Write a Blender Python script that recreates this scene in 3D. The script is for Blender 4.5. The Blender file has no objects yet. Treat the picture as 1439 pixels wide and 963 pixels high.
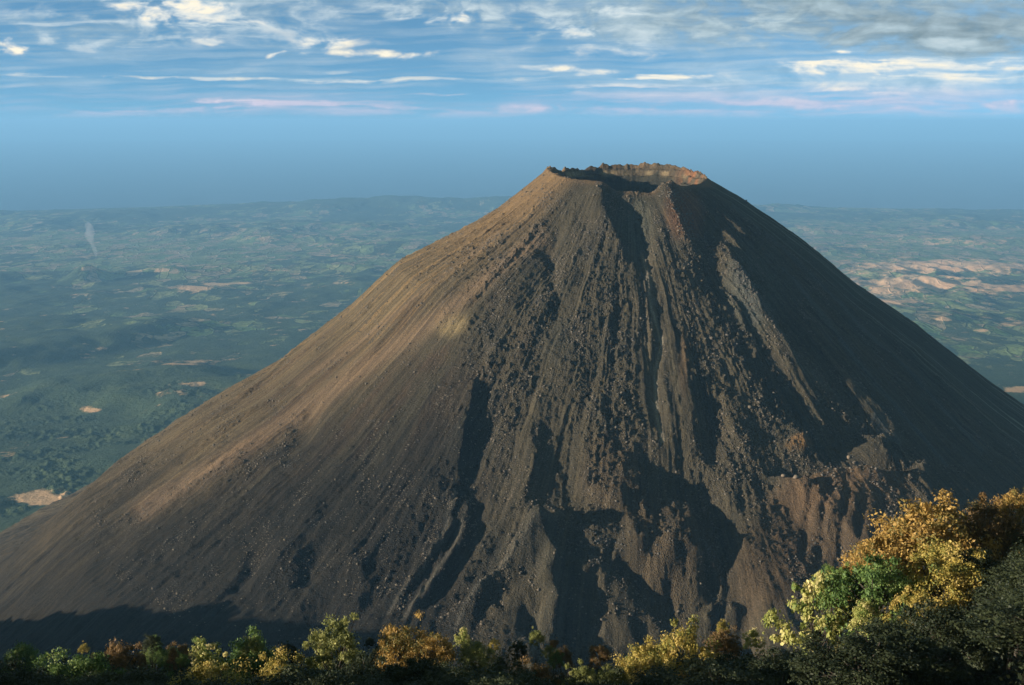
import bpy, bmesh, math, random
import numpy as np, time
T0 = time.time()
from mathutils import Vector, Matrix
R = math.radians
rng = np.random.default_rng(7)
random.seed(7)
scene = bpy.context.scene
COL = scene.collection

# ------------------------------------------------------------------ camera
F, PITCH = 1500.0, R(11.7)
CP, SP = math.cos(PITCH), math.sin(PITCH)
cam_d = bpy.data.cameras.new('camera'); cam = bpy.data.objects.new('camera', cam_d); COL.objects.link(cam)
cam.location = (0, 0, 0); cam.rotation_euler = (R(90) - PITCH, 0, 0)
cam_d.sensor_width = 36; cam_d.lens = 36 * F / 1439.0
cam_d.clip_start = 1.0; cam_d.clip_end = 300000
scene.camera = cam

def ray(u, v):
    a, b = u - 719.5, 481.5 - v
    return np.array([a, F * CP + b * SP, -F * SP + b * CP])
def at(u, v, y):
    d = ray(u, v); return d * (y / d[1])
def project(x, y, z):
    dep = y * CP - z * SP
    dep = np.where(dep > 1, dep, 1)
    up = y * SP + z * CP
    return 719.5 + F * x / dep, 481.5 - F * up / dep

# ------------------------------------------------------------------ sun
SUN_EL, SUN_AZ = R(9.0), R(74)
AX, AY = -math.sin(SUN_AZ), -math.cos(SUN_AZ)          # horizontal direction towards the sun
TS = math.tan(SUN_EL)

# ------------------------------------------------------------------ numpy noise
def perlin(x, y, seed=0):
    xi = np.floor(x).astype(np.int64); yi = np.floor(y).astype(np.int64)
    xf = (x - xi).astype(np.float32); yf = (y - yi).astype(np.float32)
    u = xf * xf * xf * (xf * (xf * 6 - 15) + 10); v = yf * yf * yf * (yf * (yf * 6 - 15) + 10)
    def g(ix, iy, fx, fy):
        h = (ix * 374761393 + iy * 668265263 + seed * 974634777) & 0xffffffff
        h = ((h ^ (h >> 13)) * 1274126177) & 0xffffffff
        h = (h ^ (h >> 16)) & 0xffff
        t = h.astype(np.float32) * np.float32(2 * math.pi / 65536)
        return np.cos(t) * fx + np.sin(t) * fy
    n00 = g(xi, yi, xf, yf); n10 = g(xi + 1, yi, xf - 1, yf)
    n01 = g(xi, yi + 1, xf, yf - 1); n11 = g(xi + 1, yi + 1, xf - 1, yf - 1)
    return ((n00 * (1 - u) + n10 * u) * (1 - v) + (n01 * (1 - u) + n11 * u) * v) * 1.5
def fbm(x, y, seed=0, o=4, g=.5):
    s = 0; a = 1
    for i in range(o):
        s = s + a * perlin(x, y, seed + i); x = x * 2.03; y = y * 2.03; a *= g
    return s
def sstep(a, b, x):
    t = np.clip((x - a) / (b - a), 0, 1); return t * t * (3 - 2 * t)

# ------------------------------------------------------------------ object helpers
def tag(o, label=None, cat=None, group=None, kind=None):
    if label: o['label'] = label
    if cat: o['category'] = cat
    if group: o['group'] = group
    if kind: o['kind'] = kind
    return o
def mesh_np(name, V, Q, mats, smooth=True, cols=None, uv=None, matidx=None):
    """V (n,3), Q (m,k) faces"""
    me = bpy.data.meshes.new(name)
    n, m, k = len(V), len(Q), Q.shape[1]
    me.vertices.add(n); me.vertices.foreach_set('co', np.ascontiguousarray(V, dtype=np.float32).ravel())
    me.loops.add(m * k); me.loops.foreach_set('vertex_index', np.ascontiguousarray(Q, dtype=np.int32).ravel())
    me.polygons.add(m)
    me.polygons.foreach_set('loop_start', np.arange(0, m * k, k, dtype=np.int32))
    me.polygons.foreach_set('loop_total', np.full(m, k, dtype=np.int32))
    if smooth: me.polygons.foreach_set('use_smooth', np.ones(m, dtype=bool))
    me.update(calc_edges=True)
    for nm, c in (cols or {}).items():
        if c.ndim == 1:
            a = me.attributes.new(nm, 'FLOAT', 'POINT'); a.data.foreach_set('value', c.astype(np.float32))
        else:
            a = me.attributes.new(nm, 'FLOAT_VECTOR', 'POINT'); a.data.foreach_set('vector', np.ascontiguousarray(c, dtype=np.float32).ravel())
    for mt in (mats if isinstance(mats, list) else [mats]): me.materials.append(mt)
    if matidx is not None: me.polygons.foreach_set('material_index', matidx.astype(np.int32))
    return me
def link(name, me, parent=None, loc=None):
    o = bpy.data.objects.new(name, me); COL.objects.link(o)
    if parent: o.parent = parent
    if loc is not None: o.location = loc
    return o
def grid_quads(nr, nc):
    i = np.arange(nr * nc).reshape(nr, nc)
    return np.stack([i[:-1, :-1], i[:-1, 1:], i[1:, 1:], i[1:, :-1]], -1).reshape(-1, 4)

# ------------------------------------------------------------------ node helpers
class NT:
    def __init__(s, tree): s.t = tree
    def n(s, typ, **kw):
        nd = s.t.nodes.new(typ)
        for k, v in kw.items():
            if k.startswith('i_'): s.put(nd.inputs[k[2:].replace('_', ' ')], v)
            elif k == 'ins':
                for q, w in v.items(): s.put(nd.inputs[q], w)
            else: setattr(nd, k, v)
        return nd
    def put(s, sock, v):
        if isinstance(v, bpy.types.NodeSocket): s.t.links.new(v, sock)
        elif isinstance(v, bpy.types.Node): s.t.links.new(v.outputs[0], sock)
        else: sock.default_value = v
    def m(s, op, a, b=0.0, c=0.0, clamp=False):
        nd = s.n('ShaderNodeMath', operation=op, use_clamp=clamp); s.put(nd.inputs[0], a); s.put(nd.inputs[1], b)
        if len(nd.inputs) > 2: s.put(nd.inputs[2], c)
        return nd.outputs[0]
    def v(s, op, a, b=(0, 0, 0)):
        nd = s.n('ShaderNodeVectorMath', operation=op); s.put(nd.inputs[0], a); s.put(nd.inputs[1], b)
        return nd.outputs['Value'] if op in ('LENGTH', 'DOT_PRODUCT', 'DISTANCE') else nd.outputs[0]
    def mr(s, x, a, b, c=0.0, d=1.0, smooth=True):
        nd = s.n('ShaderNodeMapRange', interpolation_type='SMOOTHSTEP' if smooth else 'LINEAR')
        s.put(nd.inputs[0], x)
        for i, q in enumerate((a, b, c, d)): s.put(nd.inputs[i + 1], q)
        return nd.outputs[0]
    def mix(s, f, a, b, blend='MIX'):
        nd = s.n('ShaderNodeMix', data_type='RGBA', blend_type=blend)
        s.put(nd.inputs[0], f)
        s.put(nd.inputs[6], a if not isinstance(a, tuple) else tuple(a[:3]) + (1,))
        s.put(nd.inputs[7], b if not isinstance(b, tuple) else tuple(b[:3]) + (1,))
        return nd.outputs[2]
    def noise(s, vec, scale, detail=3.0, rough=.5, out=0, dist=0.0):
        nd = s.n('ShaderNodeTexNoise'); s.put(nd.inputs['Vector'], vec)
        nd.inputs['Scale'].default_value = scale; nd.inputs['Detail'].default_value = detail
        nd.inputs['Roughness'].default_value = rough; nd.inputs['Distortion'].default_value = dist
        return nd.outputs[out]
    def voro(s, vec, scale, feature='F1', out='Distance', rand=1.0):
        nd = s.n('ShaderNodeTexVoronoi', feature=feature); s.put(nd.inputs['Vector'], vec)
        nd.inputs['Scale'].default_value = scale; nd.inputs['Randomness'].default_value = rand
        return nd.outputs[out]
def new_mat(name, rough=.95, spec=.2):
    mt = bpy.data.materials.new(name); mt.use_nodes = True
    t = mt.node_tree; b = t.nodes['Principled BSDF']
    b.inputs['Roughness'].default_value = rough
    b.inputs['Specular IOR Level'].default_value = spec
    return mt, NT(t), b

# ================================================================== MATERIALS
# volcano ash and scree
M_volc, N, B = new_mat('ash_and_scree', .97, .1)
geo = N.n('ShaderNodeNewGeometry').outputs['Position']
tint = N.n('ShaderNodeAttribute', attribute_name='tint').outputs['Vector']
pol = N.n('ShaderNodeAttribute', attribute_name='polar').outputs['Vector']      # (arc, radius, 0) in metres-like units
rub = N.n('ShaderNodeAttribute', attribute_name='rubble').outputs['Fac']
st1 = N.noise(N.v('MULTIPLY', pol, (1, .022, 1)), .16, 5, .65)
st2 = N.noise(N.v('MULTIPLY', pol, (1, .012, 1)), .5, 4, .7)
grain = N.noise(geo, .45, 5, .75)
fine = N.noise(geo, 1.4, 3, .7)
peb = N.voro(geo, .55)
base = N.v('MULTIPLY', tint, N.n('ShaderNodeCombineXYZ', ins={0: N.mr(st1, .3, .7, .62, 1.45, False), 1: N.mr(st1, .3, .7, .65, 1.42, False), 2: N.mr(st1, .3, .7, .70, 1.36, False)}))
f2 = N.m('MULTIPLY', N.mr(st2, .35, .72, .75, 1.3, False), N.mr(grain, .3, .7, .6, 1.4, False))
f3 = N.m('MULTIPLY', f2, N.mr(fine, .3, .7, .75, 1.25, False))
sc = N.n('ShaderNodeVectorMath', operation='SCALE'); N.put(sc.inputs[0], base); N.put(sc.inputs['Scale'], f3)
N.put(B.inputs['Base Color'], sc.outputs[0])
hgt = N.m('ADD', N.m('MULTIPLY', grain, 3.2), N.m('MULTIPLY', fine, .9))
hgt = N.m('ADD', hgt, N.m('MULTIPLY', N.m('MULTIPLY', N.mr(peb, 0, .7, 1, 0), 1.7), N.m('ADD', rub, .25)))
hgt = N.m('ADD', hgt, N.m('MULTIPLY', st2, .9))
bp = N.n('ShaderNodeBump', ins={'Strength': .85, 'Distance': 1.0, 'Height': hgt}); N.put(B.inputs['Normal'], bp.outputs[0])

M_rock, N, B = new_mat('lava_rock', .9, .2)
geo = N.n('ShaderNodeNewGeometry').outputs['Position']
oi = N.n('ShaderNodeObjectInfo').outputs['Random']
c = N.mix(N.noise(geo, .35, 3), (.05, .043, .033), (.185, .155, .115))
c = N.mix(N.mr(N.noise(geo, .02, 2), .5, .7), c, (.085, .08, .072))
N.put(B.inputs['Base Color'], c)
bp = N.n('ShaderNodeBump', ins={'Strength': .6, 'Distance': .4, 'Height': N.noise(geo, 2.0, 4)}); N.put(B.inputs['Normal'], bp.outputs[0])
M_pale, N, B = new_mat('pale_rock', .9, .2)
geo = N.n('ShaderNodeNewGeometry').outputs['Position']
N.put(B.inputs['Base Color'], N.mix(N.noise(geo, .8, 4), (.11, .088, .065), (.22, .18, .13)))
bp = N.n('ShaderNodeBump', ins={'Strength': .6, 'Distance': .4, 'Height': N.noise(geo, 1.5, 4)}); N.put(B.inputs['Normal'], bp.outputs[0])

# lowland: woods and fields
M_plain, N, B = new_mat('lowland', .95, .1)
geo = N.n('ShaderNodeNewGeometry').outputs['Position']
tan = N.n('ShaderNodeAttribute', attribute_name='bare').outputs['Fac']
fld = N.n('ShaderNodeAttribute', attribute_name='farmed').outputs['Fac']
wob = N.n('ShaderNodeVectorMath', operation='SCALE'); N.put(wob.inputs[0], N.noise(geo, .002, 2, out=1)); wob.inputs['Scale'].default_value = 260
gw = N.v('ADD', geo, wob.outputs[0])
gq = N.v('MULTIPLY', gw, (1, .55, 0))
cell = N.voro(gq, .0065, out='Color')
cell2 = N.voro(gq, .017, out='Color')
cr = N.n('ShaderNodeSeparateColor'); N.put(cr.inputs[0], cell)
cr2 = N.n('ShaderNodeSeparateColor'); N.put(cr2.inputs[0], cell2)
wood = N.mix(N.noise(geo, .02, 4, .7), (.024, .042, .024), (.082, .115, .052))
wood = N.mix(N.mr(N.noise(geo, .0035, 4, .6), .45, .7), wood, (.075, .10, .04))
field = N.mix(cr.outputs[0], (.13, .21, .06), (.34, .33, .14))
field = N.mix(N.mr(cr.outputs[1], .62, .75), field, (.44, .32, .19))
field = N.mix(N.mr(N.noise(geo, .02, 3), .4, .75), field, (.10, .12, .05))
big = N.noise(N.v('MULTIPLY', geo, (1, .7, 0)), .00042, 5, .62)
fm = N.m('ADD', N.m('ADD', N.m('MULTIPLY', cr.outputs[2], .32), N.m('MULTIPLY', cr2.outputs[0], .16)), N.m('ADD', N.m('MULTIPLY', big, 1.5), N.m('MULTIPLY', fld, .45)))
fm = N.m('ADD', fm, N.m('MULTIPLY', N.m('SUBTRACT', N.noise(N.v('MULTIPLY', geo, (1, .8, 0)), .0022, 5, .7), .5), .8))
fmask = N.mr(fm, 1.16, 1.32)
hedge = N.mr(N.voro(gq, .0065, 'DISTANCE_TO_EDGE'), .0, .05)
fmask = N.m('MULTIPLY', fmask, N.m('ADD', N.m('MULTIPLY', hedge, .75), .25))
tree_sp = N.mr(N.voro(geo, .02), .25, .4)
fmask = N.m('MULTIPLY', fmask, N.m('ADD', N.m('MULTIPLY', tree_sp, .4), .6))
c = N.mix(fmask, wood, field)
tn = N.noise(geo, .004, 6, .7)
tmask = N.mr(N.m('ADD', tan, N.m('MULTIPLY', N.m('SUBTRACT', tn, .5), 2.6)), .30, .62)
tcol = N.mix(N.noise(geo, .0016, 4, .65), (.60, .30, .14), (.70, .50, .28))
c = N.mix(tmask, c, tcol)
N.put(B.inputs['Base Color'], c)
h = N.m('MULTIPLY', N.m('SUBTRACT', 1.0, N.m('MULTIPLY', fmask, .85)), N.m('ADD', N.m('MULTIPLY', N.noise(geo, .05, 4, .7), 16.0), N.m('MULTIPLY', N.noise(geo, .012, 3), 14.0)))
bp = N.n('ShaderNodeBump', ins={'Strength': .8, 'Distance': 1.0, 'Height': h}); N.put(B.inputs['Normal'], bp.outputs[0])

M_sea, N, B = new_mat('sea_water', .35, .5)
B.inputs['Base Color'].default_value = (.02, .06, .09, 1)

M_soil, N, B = new_mat('hillside_soil', .97, .1)
geo = N.n('ShaderNodeNewGeometry').outputs['Position']
N.put(B.inputs['Base Color'], N.mix(N.noise(geo, .25, 5, .7), (.010, .012, .007), (.028, .028, .016)))
bp = N.n('ShaderNodeBump', ins={'Strength': 1.0, 'Distance': .8, 'Height': N.noise(geo, .9, 5, .75)}); N.put(B.inputs['Normal'], bp.outputs[0])

def leaf_mat(name, ca, cb, cc):
    mt, N, B = new_mat(name, .6, .25)
    v = N.n('ShaderNodeAttribute', attribute_name='hue').outputs['Fac']
    c = N.mix(N.mr(v, 0, .5, smooth=False), ca, cb); c = N.mix(N.mr(v, .5, 1, smooth=False), c, cc)
    N.put(B.inputs['Base Color'], c)
    tr = N.n('ShaderNodeBsdfTranslucent'); N.put(tr.inputs[0], c)
    ms = N.n('ShaderNodeMixShader'); ms.inputs[0].default_value = .3
    out = mt.node_tree.nodes['Material Output']
    N.put(ms.inputs[1], B.outputs[0]); N.put(ms.inputs[2], tr.outputs[0]); N.put(out.inputs[0], ms.outputs[0])
    return mt
L = {
 'orange': leaf_mat('orange_leaves', (.10, .12, .04), (.34, .21, .055), (.46, .32, .10)),
 'gold': leaf_mat('gold_leaves', (.09, .14, .04), (.36, .28, .06), (.52, .40, .13)),
 'lime': leaf_mat('lime_leaves', (.05, .10, .03), (.12, .20, .05), (.26, .31, .10)),
 'olive': leaf_mat('olive_leaves', (.07, .09, .03), (.19, .21, .06), (.36, .35, .12)),
 'cream': leaf_mat('cream_leaves', (.12, .18, .04), (.36, .36, .10), (.66, .56, .28)),
 'rust': leaf_mat('rust_leaves', (.08, .08, .03), (.18, .11, .045), (.28, .18, .07)),
 'green': leaf_mat('shade_darkened_leaves', (.022, .032, .016), (.036, .048, .022), (.052, .064, .027)),  # darkened leaf colour, paints in the shade on the foreground slope
}
M_bark, N, B = new_mat('bark', .9, .2)
geo = N.n('ShaderNodeNewGeometry').outputs['Position']
N.put(B.inputs['Base Color'], N.mix(N.noise(geo, 3, 4), (.03, .026, .02), (.085, .07, .055)))

# ================================================================== VOLCANO
CX, CY, RIM = 178.0, 1650.0, 119.0
silL = [(770,240),(700,291),(640,327),(560,367),(530,394),(490,432),(380,512),(280,572),(150,661),(0,747)]
silR = [(990,245),(1040,275),(1120,330),(1160,362),(1200,395),(1280,450),(1360,512),(1439,567)]
def prof(lst, ext):
    r, z = [], []
    for u, v in lst:
        p = at(u, v, CY - 25); r.append(abs(p[0] - CX)); z.append(p[2])
    for e, sl in ext: z.append(z[-1] - (e - r[-1]) * sl); r.append(e)
    return np.array(r), np.array(z)
rL, zL = prof(silL, [(1200, .52), (1700, .40)])
rR, zR = prof(silR, [(900, .66), (1300, .52), (1700, .40)])
rF = np.array([119, 400, 560, 690, 760, 900, 1300]); zF = np.array([-86, -282, -393, -470, -500, -535, -640])
rimA = np.array([-180,-165,-150,-120,-100,-90,-75,-60,-40,-24,-14,8,20,32,50,70,90,110,130,150,165,180])
rimZ = np.array([-70,-72,-75,-74,-73,-71,-73,-80,-83,-85,-97,-100,-93,-90,-89,-86,-80,-75,-71,-67,-68,-70])
def base_h(x, y):
    dx, dy = x - CX, -(y - CY)
    r = np.hypot(dx, dy); a = np.arctan2(dx, dy)
    s = np.sin(a)
    zl = np.interp(r, rL, zL); zr = np.interp(r, rR, zR); zf = np.interp(r, rF, zF)
    w = np.abs(s) ** 1.6
    z = zf * (1 - w) + np.where(s < 0, zl, zr) * w
    ad = np.degrees(a)
    rim = np.interp(ad, rimA, rimZ)
    edge = -80.0
    f = np.exp(-np.maximum(r - RIM, 0) / 45.0)
    e0 = np.where(s < 0, zL[0], zR[0]) * w + zF[0] * (1 - w)
    z = z + (rim - e0) * f
    wall = rim - (RIM - r) * 1.05
    inner = np.maximum(wall, -116 - 6 * (1 - r / RIM) + 0 * r)
    return np.where(r < RIM, inner, z), r, a
# fit the two silhouettes: adjust the profile until the cone's outline passes through the listed points
_aa = np.radians(np.concatenate([np.linspace(-140, -30, 90), np.linspace(30, 140, 90)])); _rr = np.linspace(100, 1300, 500)
_RR, _AA = np.meshgrid(_rr, _aa, indexing='ij'); _X = CX + _RR * np.sin(_AA); _Y = CY - _RR * np.cos(_AA)
for _ in range(7):
    _z = base_h(_X, _Y)[0]; _u, _v = project(_X, _Y, _z)
    for lst, rA, zA in ((silL, rL, zL), (silR, rR, zR)):
        for i, (u, v) in enumerate(lst):
            if i == 0: continue
            m = np.abs(_u - u) < 4
            zA[i] += -(v - _v[m].min()) * 1.0 * .8
    zL[len(silL):] = zL[len(silL) - 1] - np.cumsum([(1200 - rL[len(silL) - 1]) * .52, 200.0]); zR[len(silR):] = zR[len(silR) - 1] - np.cumsum([(900 - rR[len(silR) - 1]) * .66, 208.0, 160.0])
def hit(u, v):
    d = ray(u, v); d = d / d[1]
    ys = np.arange(500, 1660, 2.0)
    z, _, _ = base_h(d[0] * ys, ys)
    k = np.argmax(d[2] * ys < z)
    return np.array([d[0] * ys[k], ys[k]]) if (d[2] * ys < z).any() else np.array([d[0] * 1650, 1650.0])

NA_F, NA_B, NR = 2100, 260, 900
aa = np.concatenate([np.linspace(-118, 118, NA_F), np.linspace(118, 242, NA_B + 2)[1:-1]])
aa = np.radians(np.concatenate([aa, [242]]))
rr = np.concatenate([np.linspace(2, 90, 24), np.linspace(92, 130, 50), np.linspace(131.1, 820, 680), np.linspace(823, 1300, NR - 754)])
RR, AA = np.meshgrid(rr, aa, indexing='ij')
X = CX + RR * np.sin(AA); Y = CY - RR * np.cos(AA)
Z, _, A2 = base_h(X, Y)
AD = np.degrees(A2)
U0, V0 = project(X, Y, Z)
front = np.cos(A2) > -.45
def feature(px, h, wl, wr=None, taper=(.15, .15), power=2.0):
    """a ridge (h>0) or gully (h<0) down the slope; wl / wr its width on the left / right, in metres; h may be a list along the line"""
    global Z
    wr = wr or wl
    P = np.array([hit(*p) for p in px])
    seg = np.linalg.norm(np.diff(P, axis=0), axis=1); cum = np.concatenate([[0], np.cumsum(seg)]); tot = cum[-1]
    mg = 3.2 * max(wl, wr)
    box = (X > P[:, 0].min() - mg) & (X < P[:, 0].max() + mg) & (Y > P[:, 1].min() - mg) & (Y < P[:, 1].max() + mg)
    x, y = X[box], Y[box]
    wx = perlin(x / 25, y / 25, 91) * min(wl, wr) * .35; wy = perlin(x / 25, y / 25, 92) * min(wl, wr) * .35
    x = x + wx; y = y + wy
    best = np.full(x.shape, 1e9); sd = np.zeros_like(best); tt = np.zeros_like(best)
    for i in range(len(P) - 1):
        d = P[i + 1] - P[i]; l = seg[i]; d = d / l
        t = (x - P[i, 0]) * d[0] + (y - P[i, 1]) * d[1]; tc = np.clip(t, 0, l)
        qx, qy = x - P[i, 0] - d[0] * tc, y - P[i, 1] - d[1] * tc
        dist = np.hypot(qx, qy); side = d[0] * qy - d[1] * qx       # lines run downhill (towards -y): side>0 = right in the picture
        m = dist < best
        best[m] = dist[m]; sd[m] = side[m]; tt[m] = cum[i] + tc[m]
    w = np.where(sd > 0, wr, wl)
    t = tt / tot
    env = sstep(0, taper[0], t + 1e-6) * sstep(0, taper[1], 1 - t + 1e-6) if taper else 1.0
    hh = np.interp(t, np.linspace(0, 1, len(h)), h) if isinstance(h, (list, tuple)) else h
    Z[box] += hh * env * np.exp(-(best / w) ** power)
def blob(u, v, rx, ry, h, p=2.0, rot=0):
    """dome or hollow; rx across, ry down the slope, metres"""
    global Z
    c = hit(u, v)
    x, y = X - c[0], Y - c[1]
    m = (np.abs(x) < 3 * max(rx, ry)) & (np.abs(y) < 3 * max(rx, ry))
    x, y = x[m], y[m]
    x = x + perlin(X[m] / 30, Y[m] / 30, 5) * rx * .3; y = y + perlin(X[m] / 30, Y[m] / 30, 6) * ry * .3
    ca, sa = math.cos(rot), math.sin(rot); x, y = x * ca - y * sa, x * sa + y * ca
    Z[m] += h * np.exp(-((x / rx) ** 2 + (y / ry) ** 2) ** (p / 2))
def mesa(u, v, rx, ry, rise, slope, rot=0.0):
    """a lobe with a flattish top and a steep front"""
    global Z
    c = hit(u, v); zc, _, _ = base_h(np.array([c[0]]), np.array([c[1]])); zc = float(zc[0])
    m = (np.abs(X - c[0]) < 4 * rx) & (np.abs(Y - c[1]) < 5 * ry)
    x = X[m] - c[0] + perlin(X[m] / 22, Y[m] / 22, 7) * 7; y = Y[m] - c[1] + perlin(X[m] / 22, Y[m] / 22, 8) * 7
    x, y = x * math.cos(rot) - y * math.sin(rot), x * math.sin(rot) + y * math.cos(rot)
    q = (np.abs(x / rx) ** 3 + np.abs(y / ry) ** 3) ** (1 / 3)
    out_ = np.maximum(q - 1, 0) * min(rx, ry)
    top = zc + rise + .22 * y * (y > -ry) + .0 * x
    top = np.maximum(top, zc + rise - .22 * ry)
    t = top - slope * out_ - .004 * out_ ** 2
    k = 3.0; d = np.clip((t - Z[m]) / k, -8, 8)
    Z[m] = Z[m] + k * np.log1p(np.exp(d))
def reg(u, v, ru, rv, soft=.5):
    """regional weight on the visible face, for noise strength and colour"""
    d = np.sqrt(((U0 - u) / ru) ** 2 + ((V0 - v) / rv) ** 2)
    return (1 - sstep(1 - soft, 1 + soft, d)) * front

# ---- large relief of the visible face
LATE = [([(645,690),(632,750),(595,805),(545,865)], [7,9,9,6], 11, 5, (.1,.1)), ([(662,700),(650,765),(615,820),(570,875)], [7,10,10,6], 10, 5, (.1,.1)),
        ([(792,730),(772,772),(722,812),(667,857),(640,890)], [8,11,12,11,7], 12, 6, (.1,.1)), ([(765,795),(715,832),(672,857),(655,900)], [6,9,9,6], 10, 6, (.15,.15)),
        ([(668,530),(663,570),(653,620),(641,680)], [3,6,6,3], 14, 4, (.15,.2)),
        ([(915,390),(918,440),(932,480),(924,520),(926,570),(930,620)], [-3,-4,-4,-4,-4,-2], 6, 5, (.1,.1))]
feature([(876,272),(885,295),(893,330),(905,380),(915,450)], [-8,-17,-16,-8,-3], 19, 19, (.12,.5))
blob(932,272, 10, 7, 6, 2.4); blob(915,268, 7, 5, 4); blob(850,275, 6, 6, 4)      # breach chute
feature([(836,258),(846,300),(866,345),(880,390)], [5,9,8,3], 17, 8, (.1,.4))                 # rocky left lip
feature([(930,266),(945,300),(962,332),(985,372),(1000,410)], [6,10,9,6,3], 16, 9, (.1,.4))
feature([(975,290),(1000,350),(1010,400),(1020,450)], [-6,-15,-14,-6], 22, 20, (.2,.3))
feature([(1008,335),(1030,372),(1052,420),(1085,470),(1120,520),(1165,552)], [9,11,10,8,8,5], 20, 9, (.1,.2))
feature([(790,300),(775,350),(780,420),(790,500)], [-6,-9,-6,-3], 11, 12, (.2,.4))
feature([(760,330),(740,380),(715,440),(690,500),(668,545)], [3,5,5,5,6], 35, 12, (.3,.1))
feature([(668,525),(662,570),(652,620),(640,680),(618,735),(585,775)], [4,9,11,9,5,2], 58, 6, (.12,.3))   # big scarp
feature([(680,560),(672,620),(660,680),(650,720)], [-3,-5,-5,-3], 12, 16)
feature([(600,330),(520,400),(430,480),(330,570),(230,650)], [2,4,4,5,3], 22, 7, (.3,.3))
feature([(640,380),(570,440),(520,500),(450,560)], [2,4,5,4], 20, 7, (.3,.3))
feature([(450,560),(420,620),(400,660)], [-7,-11,-6], 22, 20, (.3,.3))
feature([(560,560),(500,640),(440,720),(400,780)], [2,5,7,5], 34, 12, (.3,.3))
feature([(740,590),(748,650),(742,700),(730,760)], [5,9,9,6], 24, 9)
feature([(840,560),(850,640),(880,700)], [4,8,6], 26, 11)
feature([(915,380),(928,440),(922,500),(918,560),(926,620)], [-3,-4,-4,-4,-3], 5, 7)
feature([(955,430),(962,520),(968,600),(985,650)], [4,8,10,8], 26, 12, (.3,.2))
feature([(1000,560),(1000,620),(1010,660)], [-6,-10,-8], 14, 14)
feature([(1020,520),(1035,590),(1050,660),(1040,720)], [4,7,6,3], 22, 12, (.3,.2))
feature([(1150,560),(1180,600),(1240,640),(1300,690)], [-4,-7,-8,-4], 22, 26)
# lobes, hollows and terrace at the foot
blob(965,700, 38, 50, -24, 2.6)
feature([(900,690),(930,730),(950,780),(952,840)], [9,12,8,3], 30, 15, (.2,.2))
feature([(1000,700),(1012,760),(1020,810),(1040,850)], [-10,-16,-16,-10], 18, 16, (.2,.2))
feature([(1030,680),(1055,740),(1075,800),(1105,850)], [2,3,3,2], 26, 14, (.2,.15))
blob(912,872, 98, 60, -52, 5.5)
feature([(742,755),(768,795),(782,840),(780,890)], [10,28,32,18], 34, 12)
blob(770,770, 40, 40, 12)
blob(818,775, 55, 22, 12)
feature([(672,690),(672,750),(640,810),(600,860)], [-5,-9,-8,-5], 14, 12)
feature([(800,745),(782,785),(735,828),(690,870)], [-6,-11,-11,-7], 14, 13)
blob(405,790, 26, 30, 9); feature([(452,750),(440,790),(420,835)], [-4,-10,-7], 15, 13); feature([(375,760),(355,800),(325,840)], [-3,-8,-6], 15, 12)
feature([(480,780),(505,820),(500,870)], [6,10,7], 26, 12)
blob(480,850, 32, 30, -11)
blob(270,835, 30, 30, 6)
# terrace on the right and the scarp under it
mesa(1184,666, 96, 64, 8, 1.05, R(28))
blob(1128,634, 20, 20, 13, 2.2)
mesa(925,738, 34, 34, 6, 1.3)
mesa(800,790, 36, 24, 6, 1.2)

mesa(862,668, 26, 30, 2, 1.2)

blob(1225,640, 32, 18, 10, 2.4)
blob(1195,628, 26, 12, -9, 2.4)
feature([(1085,668),(1150,676),(1215,678),(1290,690)], [-7,-8,-11,-12], 7, 7, (.1,.1))
feature([(1120,690),(1160,684),(1200,690),(1255,704)], [6,10,8,6], 12, 12, (.2,.2))
for q, (u, v) in enumerate([(1140,700),(1165,695),(1192,700),(1215,712),(1240,720)]):
    feature([(u,v),(u-8,v+50),(u-16,v+105)], [-3,-5,-3], 4, 4, (.2,.2))
print('features')

# ---- noise relief
arc = AA * 420.0
wv = perlin(AA * 9, RR / 160, 11) * .45 + perlin(X / 45, Y / 45, 12) * .12
hi = sstep(120, 420, RR)
down = sstep(110, 260, RR)
outside = (RR > RIM - 2)
rub_m = np.clip(reg(900, 560, 260, 330) + reg(1040, 700, 260, 130) * .8 + reg(690, 800, 260, 110) * .7 + reg(830, 320, 70, 80), 0, 1)
rub_m *= .25 + .75 * sstep(-.25, .35, perlin(AA * 10, RR / 300, 13) + .5 * perlin(AA * 27, RR / 200, 14))
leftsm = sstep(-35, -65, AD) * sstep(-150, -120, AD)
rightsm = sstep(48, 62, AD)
smoothr = reg(520, 600, 150, 190, .4)
rgh = np.clip(1 - .55 * leftsm - .60 * rightsm - .62 * smoothr, .2, 1)
dk0 = sstep(620, 820, V0 + .36 * np.minimum(U0, 470)) * front * sstep(760, 600, U0)
rgh = np.clip(rgh + .5 * dk0, .2, 1.1) * (1 - .55 * reg(1165, 745, 105, 110, .4)) * (1 - .7 * reg(858, 845, 80, 52, .4))
def ridged(x, y, s): return 1 - 2 * np.abs(perlin(x, y, s))
rib = (ridged(AA * 7 + wv, RR / 420, 21) * 5.0 + perlin(AA * 22 + wv * 2, RR / 260, 22) * 3.2
       + (ridged(AA * 48 + wv * 3, RR / 160, 23) * 1.7 + perlin(AA * 130 + wv * 4, RR / 90, 24) * .8) * hi)
rib2 = perlin(AA * 30 + wv, RR / 700, 25) * 2.0 + perlin(AA * 90 + wv, RR / 400, 26) * .8 + perlin(AA * 220, RR / 200, 27) * .4
Z += np.where(outside, down * (rib * rgh * .85 + rib2 * (leftsm * .8 + rightsm * .6)), 0)
scal = np.where(outside, .25 + .75 * down, .5)
bx, by = X, Y
lump = fbm(bx / 34, by / 34, 31, 3, .55) * 3.0
r1 = perlin(bx / 11, by / 11, 41) * 1.5 + perlin(bx / 5.5, by / 5.5, 42) * 1.05 + perlin(bx / 2.7, by / 2.7, 43) * .75
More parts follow.
